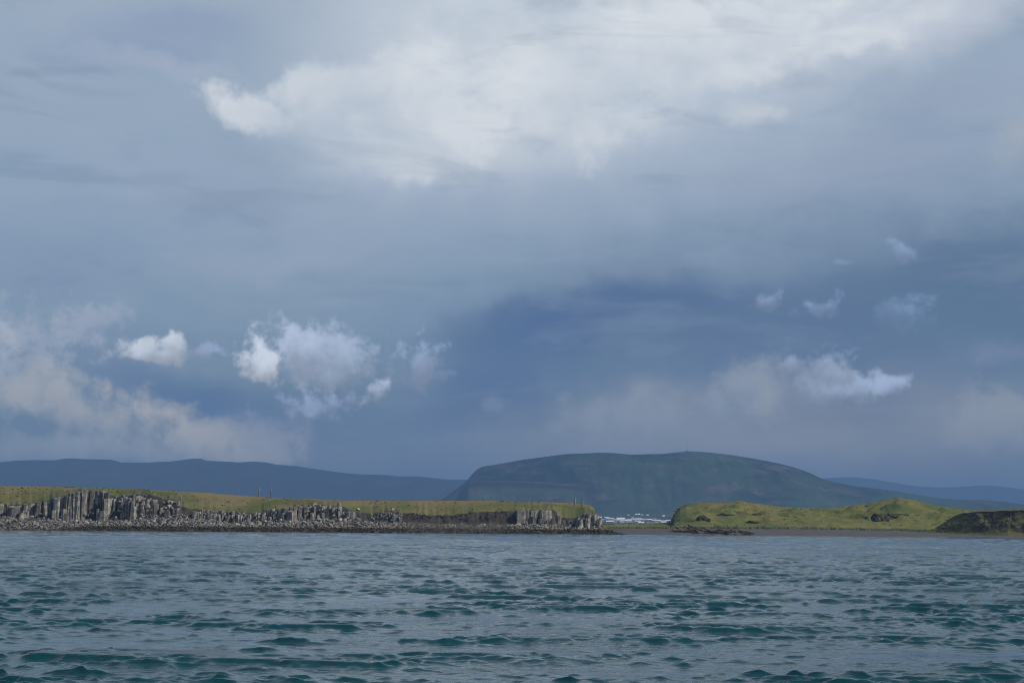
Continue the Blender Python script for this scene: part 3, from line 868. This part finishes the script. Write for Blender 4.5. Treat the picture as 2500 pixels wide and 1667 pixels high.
def hill_tussocks():
    items = []
    P = RGT[4:90].reshape(-1, 3); P = P[P[:, 2] > 3.2]
    for i in range(1100):
        c = P[random.randrange(len(P))]; sc = random.uniform(0.2, 0.55)
        if vnoise(np.array(c[0] / 11.0), np.array(c[1] / 17.0)) < 0.42: continue
        items.append(((c[0] + random.uniform(-.8, .8), c[1] + random.uniform(-.8, .8), c[2]), (sc * 1.7, sc * 1.3, sc * 0.8), reul(0.3), random.randrange(14)))
    o = joined_rocks('hill_tussocks', items, M_TUSSOCK); tag(o, 'dark tufts of rough grass over the green hills', 'grass', kind='stuff')
hill_tussocks()

# dune grass fringe along the top of the beach
def build_dune():
    V, FC = [], []
    for i in range(5200):
        px = random.uniform(1465, 2310)
        if px < 1640 and random.random() < 0.35: continue
        D = random.uniform(669, 684)
        x = float(xat(px, D)); z = max(float(zat(px, float(BT(px)), 672)), 0.3) + (D - 672) * 0.02
        hgt = random.uniform(0.25, 0.75) * (0.6 + 0.8 * float(vnoise(np.array(px / 9.0), np.array(1.5)))); wv = random.uniform(0.12, 0.3)
        a = random.uniform(0, 3.14); ca, sa = math.cos(a) * wv, math.sin(a) * wv; lx = random.uniform(-.2, .2)
        n = len(V)
        V += [(x - ca, D - sa, z - .1), (x + ca, D + sa, z - .1), (x + ca * .5 + lx, D + sa * .5, z + hgt * .7), (x + lx * 1.6, D, z + hgt)]
        FC.append([n, n + 1, n + 2, n + 3])
    o = link('dune_grass', mesh('dune_grass', V, FC), M_DUNE); tag(o, 'pale green fringe of dune grass along the top of the beach', 'grass', kind='stuff')
build_dune()

# slanted strata running down to the water between the islands
def build_shelf():
    root = empty('rock_shelf', tuple(at(1740, 1304, 632))); tag(root, 'dark shelf of slanting rock slabs crossing the beach', 'rock shelf')
    topf = prof([(1638, 1288), (1660, 1285), (1680, 1282), (1720, 1284), (1760, 1286), (1790, 1287), (1815, 1289), (1832, 1297), (1842, 1306)])
    for i in range(105):
        px = random.uniform(1640, 1838); yt = float(topf(px)); u = random.random() ** 0.8
        y = yt + 2 + (1305 - yt) * u * (0.45 + 0.55 * sstep(1640, 1760, px))
        D = 664 - 38 * (y - 1283) / 22
        c = at(px, y, D)
        o = bpy.data.objects.new('rock_slab', random.choice(ROCKS_D)); COL.objects.link(o); o.parent = root
        L = random.uniform(1.0, 3.2)
        o.location = Vector(c) - Vector(root.location); o.scale = (L, random.uniform(.8, 1.4), random.uniform(.3, .62))
        o.rotation_euler = (random.uniform(-.15, .15), random.uniform(0.16, 0.5), random.uniform(-.3, .3))
ROCKS_D = []
for m_ in ROCKS[:6]:
    c_ = m_.copy(); c_.materials.clear(); c_.materials.append(M_DARKROCK); c_.name = 'rock_slab'; ROCKS_D.append(c_)
build_shelf()

# shaded headland at the right edge of the photograph: its cliff faces west
def build_headland():
    # plan curve of the cliff foot from far (left in the picture) to near (right)
    s = np.linspace(0, 1, 260)
    fx = np.interp(s, [0, .15, .4, .7, 1], [2262, 2300, 2370, 2460, 2760]); fD = np.interp(s, [0, .15, .4, .7, 1], [671, 665, 657, 648, 634])
    fy = np.interp(s, [0, .15, .4, .7, 1], [1293, 1299, 1301, 1304, 1309])
    ty = np.interp(fx, [2262, 2285, 2308, 2332, 2360, 2400, 2500, 2800], [1291, 1277, 1263, 1254, 1250, 1248, 1247, 1245])
    foot = at(fx, fy, fD)
    tang = np.gradient(foot[:, :2], axis=0); tang /= np.linalg.norm(tang, axis=1)[:, None]
    inn = np.stack([-tang[:, 1], tang[:, 0]], -1)
    if inn[100, 0] < 0: inn = -inn
    arc = np.concatenate([[0], np.cumsum(np.linalg.norm(np.diff(foot[:, :2], axis=0), axis=1))])
    rows = []
    gul = fbm(arc / 9, arc * 0 + 2, 4)
    for u in np.concatenate([[-0.25, -0.08], np.linspace(0, 1, 44), [1.15, 1.4, 1.8, 2.6, 4.0]]):
        uu = min(max(u, 0), 1)
        back = 4.0 * u if u <= 1 else 4 + (u - 1) * 40
        q = foot[:, :2] + inn * (back + (gul * 2.6 + 0.9 * fbm(arc / 3, arc * 0 + u * 3, 4)) * math.sin(math.pi * uu) ** 0.5)[:, None]
        ztop = (at(fx, ty, fD + 8)[:, 2])
        prf = 1 - (1 - uu) ** 1.25 if u >= 0 else u
        z = foot[:, 2] + (ztop - foot[:, 2]) * prf + (0.35 * fbm(arc / 4, arc * 0 + u * 5, 4) if u > 0.02 else 0)
        if u > 1: z = z + 0.9 * min(1, (u - 1) / 0.4) + 0.25 * (u - 1)
        if u < 0: z = foot[:, 2] + u * 3
        rows.append(np.concatenate([q, z[:, None]], 1))
    V = np.stack(rows)
    o = link('headland', mesh('headland', V.reshape(-1, 3), grid_faces(len(rows), len(s), flip=True), True), M_CLIFFTURF)
    tag(o, 'shaded dark headland with a grassy top at the right edge', 'headland', kind='structure')
build_headland()

# ------------------------------------------------------------------ far land
def conv(pts, s, ox, oy): return [(ox + a / s, oy + b / s) for a, b in pts]
ULF = prof(conv([(-40, 262), (20, 238), (60, 215), (100, 185), (140, 155), (165, 125), (182, 108), (205, 95), (270, 85), (370, 67), (450, 57), (530, 46), (680, 40), (740, 43), (800, 48), (920, 45), (990, 37), (1040, 35), (1110, 39), (1200, 50), (1290, 65), (1380, 82), (1450, 100), (1500, 118), (1560, 145), (1620, 160), (1700, 175), (1800, 185), (1880, 198), (1950, 208), (2010, 220), (2100, 226), (2200, 228), (2280, 235), (2352, 245), (2600, 275), (2900, 320)], 1.622, 1050, 1080))
RNG_L = prof([(-600, 1140), (-200, 1133)] + conv([(0, 97), (70, 90), (150, 87), (260, 88), (310, 79), (380, 82), (470, 83), (530, 86), (570, 98), (680, 98), (800, 92), (860, 85), (910, 78), (960, 79), (980, 88), (1130, 96), (1200, 92), (1270, 97), (1320, 108), (1420, 114), (1470, 122), (1600, 140), (1680, 150), (1860, 157), (1900, 163), (2000, 163), (2060, 170), (2140, 178), (2230, 177), (2400, 190), (2700, 230), (2900, 300)], 1.96, 0, 1080))
RNG_L2 = prof(conv([(300, 400), (520, 260), (640, 205), (720, 178), (850, 165), (960, 170), (1100, 178), (1300, 200), (1500, 218), (1640, 245), (1800, 300), (2000, 400)], 1.96, 0, 1080))
RNG_R = prof(conv([(1000, 330), (1200, 230), (1400, 160), (1560, 142), (1620, 138), (1680, 137), (1760, 145), (1850, 160), (1920, 172), (2000, 177), (2100, 176), (2180, 170), (2250, 172), (2352, 185), (2600, 200), (2900, 260)], 1.622, 1050, 1080))
BLUFF = prof(conv([(60, 260), (100, 225), (130, 180), (150, 158), (190, 150), (300, 150), (420, 155), (520, 163), (580, 165), (615, 178), (640, 200), (665, 235), (700, 290)], 1.622, 1050, 1080))

def ridge(name, pf, px0, px1, ncol, D, front, back, nrow, amp, material, power, label, cat, flute=0.0, nsc=900.0):
    px = np.linspace(px0, px1, ncol); rows = []
    py = pf(px)
    zt = np.maximum(zat(px, py, D), -30)
    for u in np.concatenate([np.linspace(0, 1, nrow), 1 + np.linspace(0.05, 1, 14)]):
        if u <= 1: d = D - front * (1 - u); z = zt * (1 - (1 - u) ** power)
        else: d = D + back * (u - 1); z = zt * (1 - (u - 1) ** 1.6) - 10 * (u - 1)
        X = xat(px, d); Dn = np.full(ncol, d)
        win = math.sin(math.pi * min(u, 1)) ** 0.8
        er = fbm(X / nsc, Dn / nsc, 6, 0.55)
        z = z + amp * win * er * np.clip(zt / 120, 0, 1) - flute * win * np.abs(fbm(X / (nsc * 0.12), Dn / (nsc * 1.2), 4)) * np.clip(zt / 60, 0, 1)
        rows.append(np.stack([X, Dn, np.maximum(z, -20)], -1))
    V = np.stack(rows)
    o = link(name, mesh(name, V.reshape(-1, 3), grid_faces(len(rows), ncol), True), material)
    tag(o, label, cat, kind='structure'); return V
M_ULF = hill_mat('heath_hill', (0.012, 0.022, 0.012, 1), (0.042, 0.070, 0.030, 1), (0.115, 0.088, 0.072, 1), (0.085, 0.07, 0.062, 1), 2.2)
M_BLF = hill_mat('bluff_rock', (0.02, 0.026, 0.018, 1), (0.05, 0.07, 0.034, 1), (0.12, 0.085, 0.072, 1), (0.03, 0.026, 0.026, 1), 4.0)
M_FAR = hill_mat('far_mountain', (0.022, 0.026, 0.022, 1), (0.034, 0.040, 0.028, 1), (0.05, 0.045, 0.042, 1), (0.045, 0.042, 0.04, 1), 0.8)
UV = ridge('hill', ULF, 1020, 2850, 520, 6500., 1000., 1800., 130, 44, M_ULF, 1.35, 'broad rounded blue-green hill behind the channel', 'hill', 16, 620.)
ridge('hill_bluff', BLUFF, 1085, 1482, 300, 5750., 420., 700., 60, 9, M_BLF, 0.62, 'lower steep bluff on the left flank of the broad hill', 'hill', 22, 420.)
ridge('mountain_range', RNG_L, -700, 1680, 420, 10500., 2600., 2300., 60, 50, M_FAR, 1.5, 'long blue mountain range behind the left island', 'mountains', 20, 2200.)
ridge('foothill', RNG_L2, 200, 1020, 240, 9200., 1300., 1000., 40, 24, M_FAR, 1.6, 'darker foothill in front of the long blue range', 'hills', 10, 1500.)
ridge('far_ridge', RNG_R, 1700, 2900, 240, 15300., 1200., 900., 40, 36, M_FAR, 1.5, 'palest hazy ridge beyond the right flank of the broad hill', 'mountains', 10, 2500.)

# low coast with the town, in front of the hill
M_COAST = hill_mat('coast_fields', (0.045, 0.055, 0.032, 1), (0.075, 0.082, 0.045, 1), (0.10, 0.095, 0.065, 1), (0.05, 0.047, 0.04, 1), 5.0)
def coast_z(D): return np.interp(D, [4000, 4120, 4350, 4900, 5400, 5650], [-6, 2, 7, 27, 36, 40])
def build_coast():
    px = np.linspace(900, 2900, 220); rows = []
    for D in np.linspace(4000, 5650, 60):
        X = xat(px, D); rows.append(np.stack([X, np.full(len(px), D), coast_z(D) + 3 * fbm(X / 300, np.full(len(px), D / 300), 4)], -1))
    o = link('coast', mesh('coast', np.stack(rows).reshape(-1, 3), grid_faces(60, len(px)), True), M_COAST)
    tag(o, 'low green coast on which the far town lies', 'coast', kind='structure')
build_coast()

M_ROOFW = plain('white_roof', (0.86, 0.86, 0.86), 0.45, 0.06, 0.05)
M_ROOFT = plain('tan_roof', (0.46, 0.34, 0.24), 0.6, 0.1, 0.05)
M_ROOFG = plain('grey_roof', (0.33, 0.34, 0.37), 0.6, 0.1, 0.05)
M_WALL = plain('grey_wall', (0.2, 0.2, 0.2), 0.8, 0.1, 0.05)
M_WIN = plain('window_glass', (0.03, 0.035, 0.045), 0.2, 0.1, 0.05)
TOWN = [(300, 370, 592, 0), (290, 390, 648, 0), (430, 540, 595, 0), (470, 650, 625, 0), (475, 645, 687, 0), (520, 625, 652, 1), (640, 780, 645, 0), (710, 895, 603, 0), (780, 880, 695, 0), (720, 900, 632, 0),
        (900, 1060, 670, 0), (930, 1030, 640, 0), (1040, 1160, 633, 0), (1165, 1290, 638, 0), (1130, 1260, 680, 0), (1210, 1340, 712, 0), (1290, 1400, 648, 0), (1402, 1520, 650, 0), (1525, 1700, 652, 0), (1690, 1850, 668, 0), (1845, 1970, 665, 0),
        (1740, 1830, 703, 0), (940, 1080, 700, 2), (1400, 1560, 715, 2), (1580, 1660, 707, 2), (640, 720, 700, 2), (360, 450, 640, 2), (1090, 1140, 655, 2), (800, 890, 660, 0),
        (960, 1000, 535, 0), (1140, 1180, 525, 0), (1200, 1240, 524, 0), (1270, 1320, 528, 0), (1395, 1440, 538, 0), (1770, 1810, 556, 0), (1060, 1110, 600, 2), (1560, 1620, 620, 2)]
def building(px0, px1, py, kind, i):
    # stand it where the slope of the coast meets the sight line
    pc = (px0 + px1) / 2
    Ds = np.linspace(4130, 5640, 800)
    D = float(Ds[np.argmin(np.abs(zat(np.full(800, pc), py + 3.2, Ds) - coast_z(Ds)))])
    wd = (px1 - px0) / F * D; dp = random.uniform(9, 14); hh = random.uniform(2.6, 4.0)
    b = at(pc, py, D); z0 = float(coast_z(D)) - 3.5; rz = random.uniform(-.12, .12)
    root = empty('town_building', (b[0], b[1], z0)); root.rotation_euler.z = rz
    hw, hd, t = wd / 2, dp / 2, 3.5 + hh
    wall = mesh('wall', [(-hw, -hd, 0), (hw, -hd, 0), (hw, hd, 0), (-hw, hd, 0), (-hw, -hd, t), (hw, -hd, t), (hw, hd, t), (-hw, hd, t)],
                [[0, 1, 5, 4], [1, 2, 6, 5], [2, 3, 7, 6], [3, 0, 4, 7]])
    link('wall', wall, M_WALL, root)
    r = dp * random.uniform(0.13, 0.2); e = 0.6
    roof = mesh('roof', [(-hw - e, -hd - e, t - .1), (hw + e, -hd - e, t - .1), (hw + e, hd + e, t - .1), (-hw - e, hd + e, t - .1), (-hw - e, 0, t + r), (hw + e, 0, t + r)],
                [[0, 1, 5, 4], [2, 3, 4, 5], [1, 2, 5], [3, 0, 4], [3, 2, 1, 0]])
    link('roof', roof, (M_ROOFW, M_ROOFT, M_ROOFG)[kind], root)
    nw = max(1, int(wd / 6))
    for k in range(min(nw, 4)):
        x = -hw + wd * (k + 0.5) / min(nw, 4)
        wm = mesh('window', [(x - 1.1, -hd - .06, 4.4), (x + 1.1, -hd - .06, 4.4), (x + 1.1, -hd - .06, 5.8), (x - 1.1, -hd - .06, 5.8)], [[0, 1, 2, 3]])
        link('window', wm, M_WIN, root)
    return root
ORD = ['first', 'second', 'third', 'fourth', 'fifth', 'sixth', 'seventh', 'eighth', 'ninth', 'tenth', 'eleventh', 'twelfth', 'thirteenth', 'fourteenth']
def town_row(y): return 'rise' if y < 570 else ('back' if y < 612 else ('middle' if y < 661 else 'front'))
for i, (x0, x1, y, k) in enumerate(TOWN):
    o = building(1430 + x0 / 9.408, 1430 + x1 / 9.408, 1200 + y / 9.408, k, i)
    mates = sorted(q[0] for q in TOWN if q[3] == k and town_row(q[2]) == town_row(y))
    nth = ORD[mates.index(x0)]; roof = ('white', 'tan', 'grey')[k]
    if k == 1: lab = 'only tan-roofed building in the far town'
    elif town_row(y) == 'rise': lab = f'tiny pale house on the rise behind the far town, {nth} from the left'
    else: lab = f'{nth} {roof} roof from the left in the {town_row(y)} row of the far town'
    tag(o, lab, 'building', 'houses behind the far town' if town_row(y) == 'rise' else 'buildings of the far town')

# thin mast on the hilltop
M_STEEL = plain('mast_steel', (0.25, 0.25, 0.26), 0.5, 0.1, 0.2)
def mast():
    b = at(1677, 1102.5, 6500.); z1 = float(zat(1677, 1068, 6500.)) - b[2]
    V, FC = [], []
    for z, r in ((-4, .7), (z1 * .5, .5), (z1, .25)):
        for s in range(6): V.append((r * math.cos(s * 1.0472), r * math.sin(s * 1.0472), z))
    for k in range(2):
        for s in range(6): FC.append([k * 6 + s, k * 6 + (s + 1) % 6, k * 6 + 6 + (s + 1) % 6, k * 6 + 6 + s])
    FC.append(list(range(12, 18)))
    root = empty('radio_mast', tuple(b)); link('pole', mesh('pole', V, FC), M_STEEL, root)
    hut = mesh('equipment_hut', [(-6, -4, -3), (6, -4, -3), (6, 4, -3), (-6, 4, -3), (-6, -4, 4), (6, -4, 4), (6, 4, 4), (-6, 4, 4)], [[0, 1, 5, 4], [1, 2, 6, 5], [2, 3, 7, 6], [3, 0, 4, 7], [4, 5, 6, 7]])
    link('equipment_hut', hut, M_WALL, root)
    tag(root, 'thin radio mast on the top of the broad hill', 'mast')
mast()

# ------------------------------------------------------------------ haze
def haze():
    x, y0, y1, z0, z1 = 17500, -17500, 17500, -31, HAZE_TOP
    V = [(-x, y0, z0), (x, y0, z0), (x, y1, z0), (-x, y1, z0), (-x, y0, z1), (x, y0, z1), (x, y1, z1), (-x, y1, z1)]
    me = mesh('haze', V, [[3, 2, 1, 0], [4, 5, 6, 7], [0, 1, 5, 4], [1, 2, 6, 5], [2, 3, 7, 6], [3, 0, 4, 7]])
    m = bpy.data.materials.new('haze_air'); m.use_nodes = True; t = NT(m.node_tree); t.n.clear()
    out = t.new('ShaderNodeOutputMaterial'); v = t.new('ShaderNodeVolumePrincipled')
    v.inputs['Color'].default_value = HAZE_COLOR + (1,); v.inputs['Density'].default_value = HAZE_DENSITY; v.inputs['Anisotropy'].default_value = 0.0
    t.l.new(v.outputs[0], out.inputs['Volume'])
    o = link('haze', me, m); tag(o, 'thin blue haze filling the air over sea and hills', 'haze', kind='stuff')
haze()
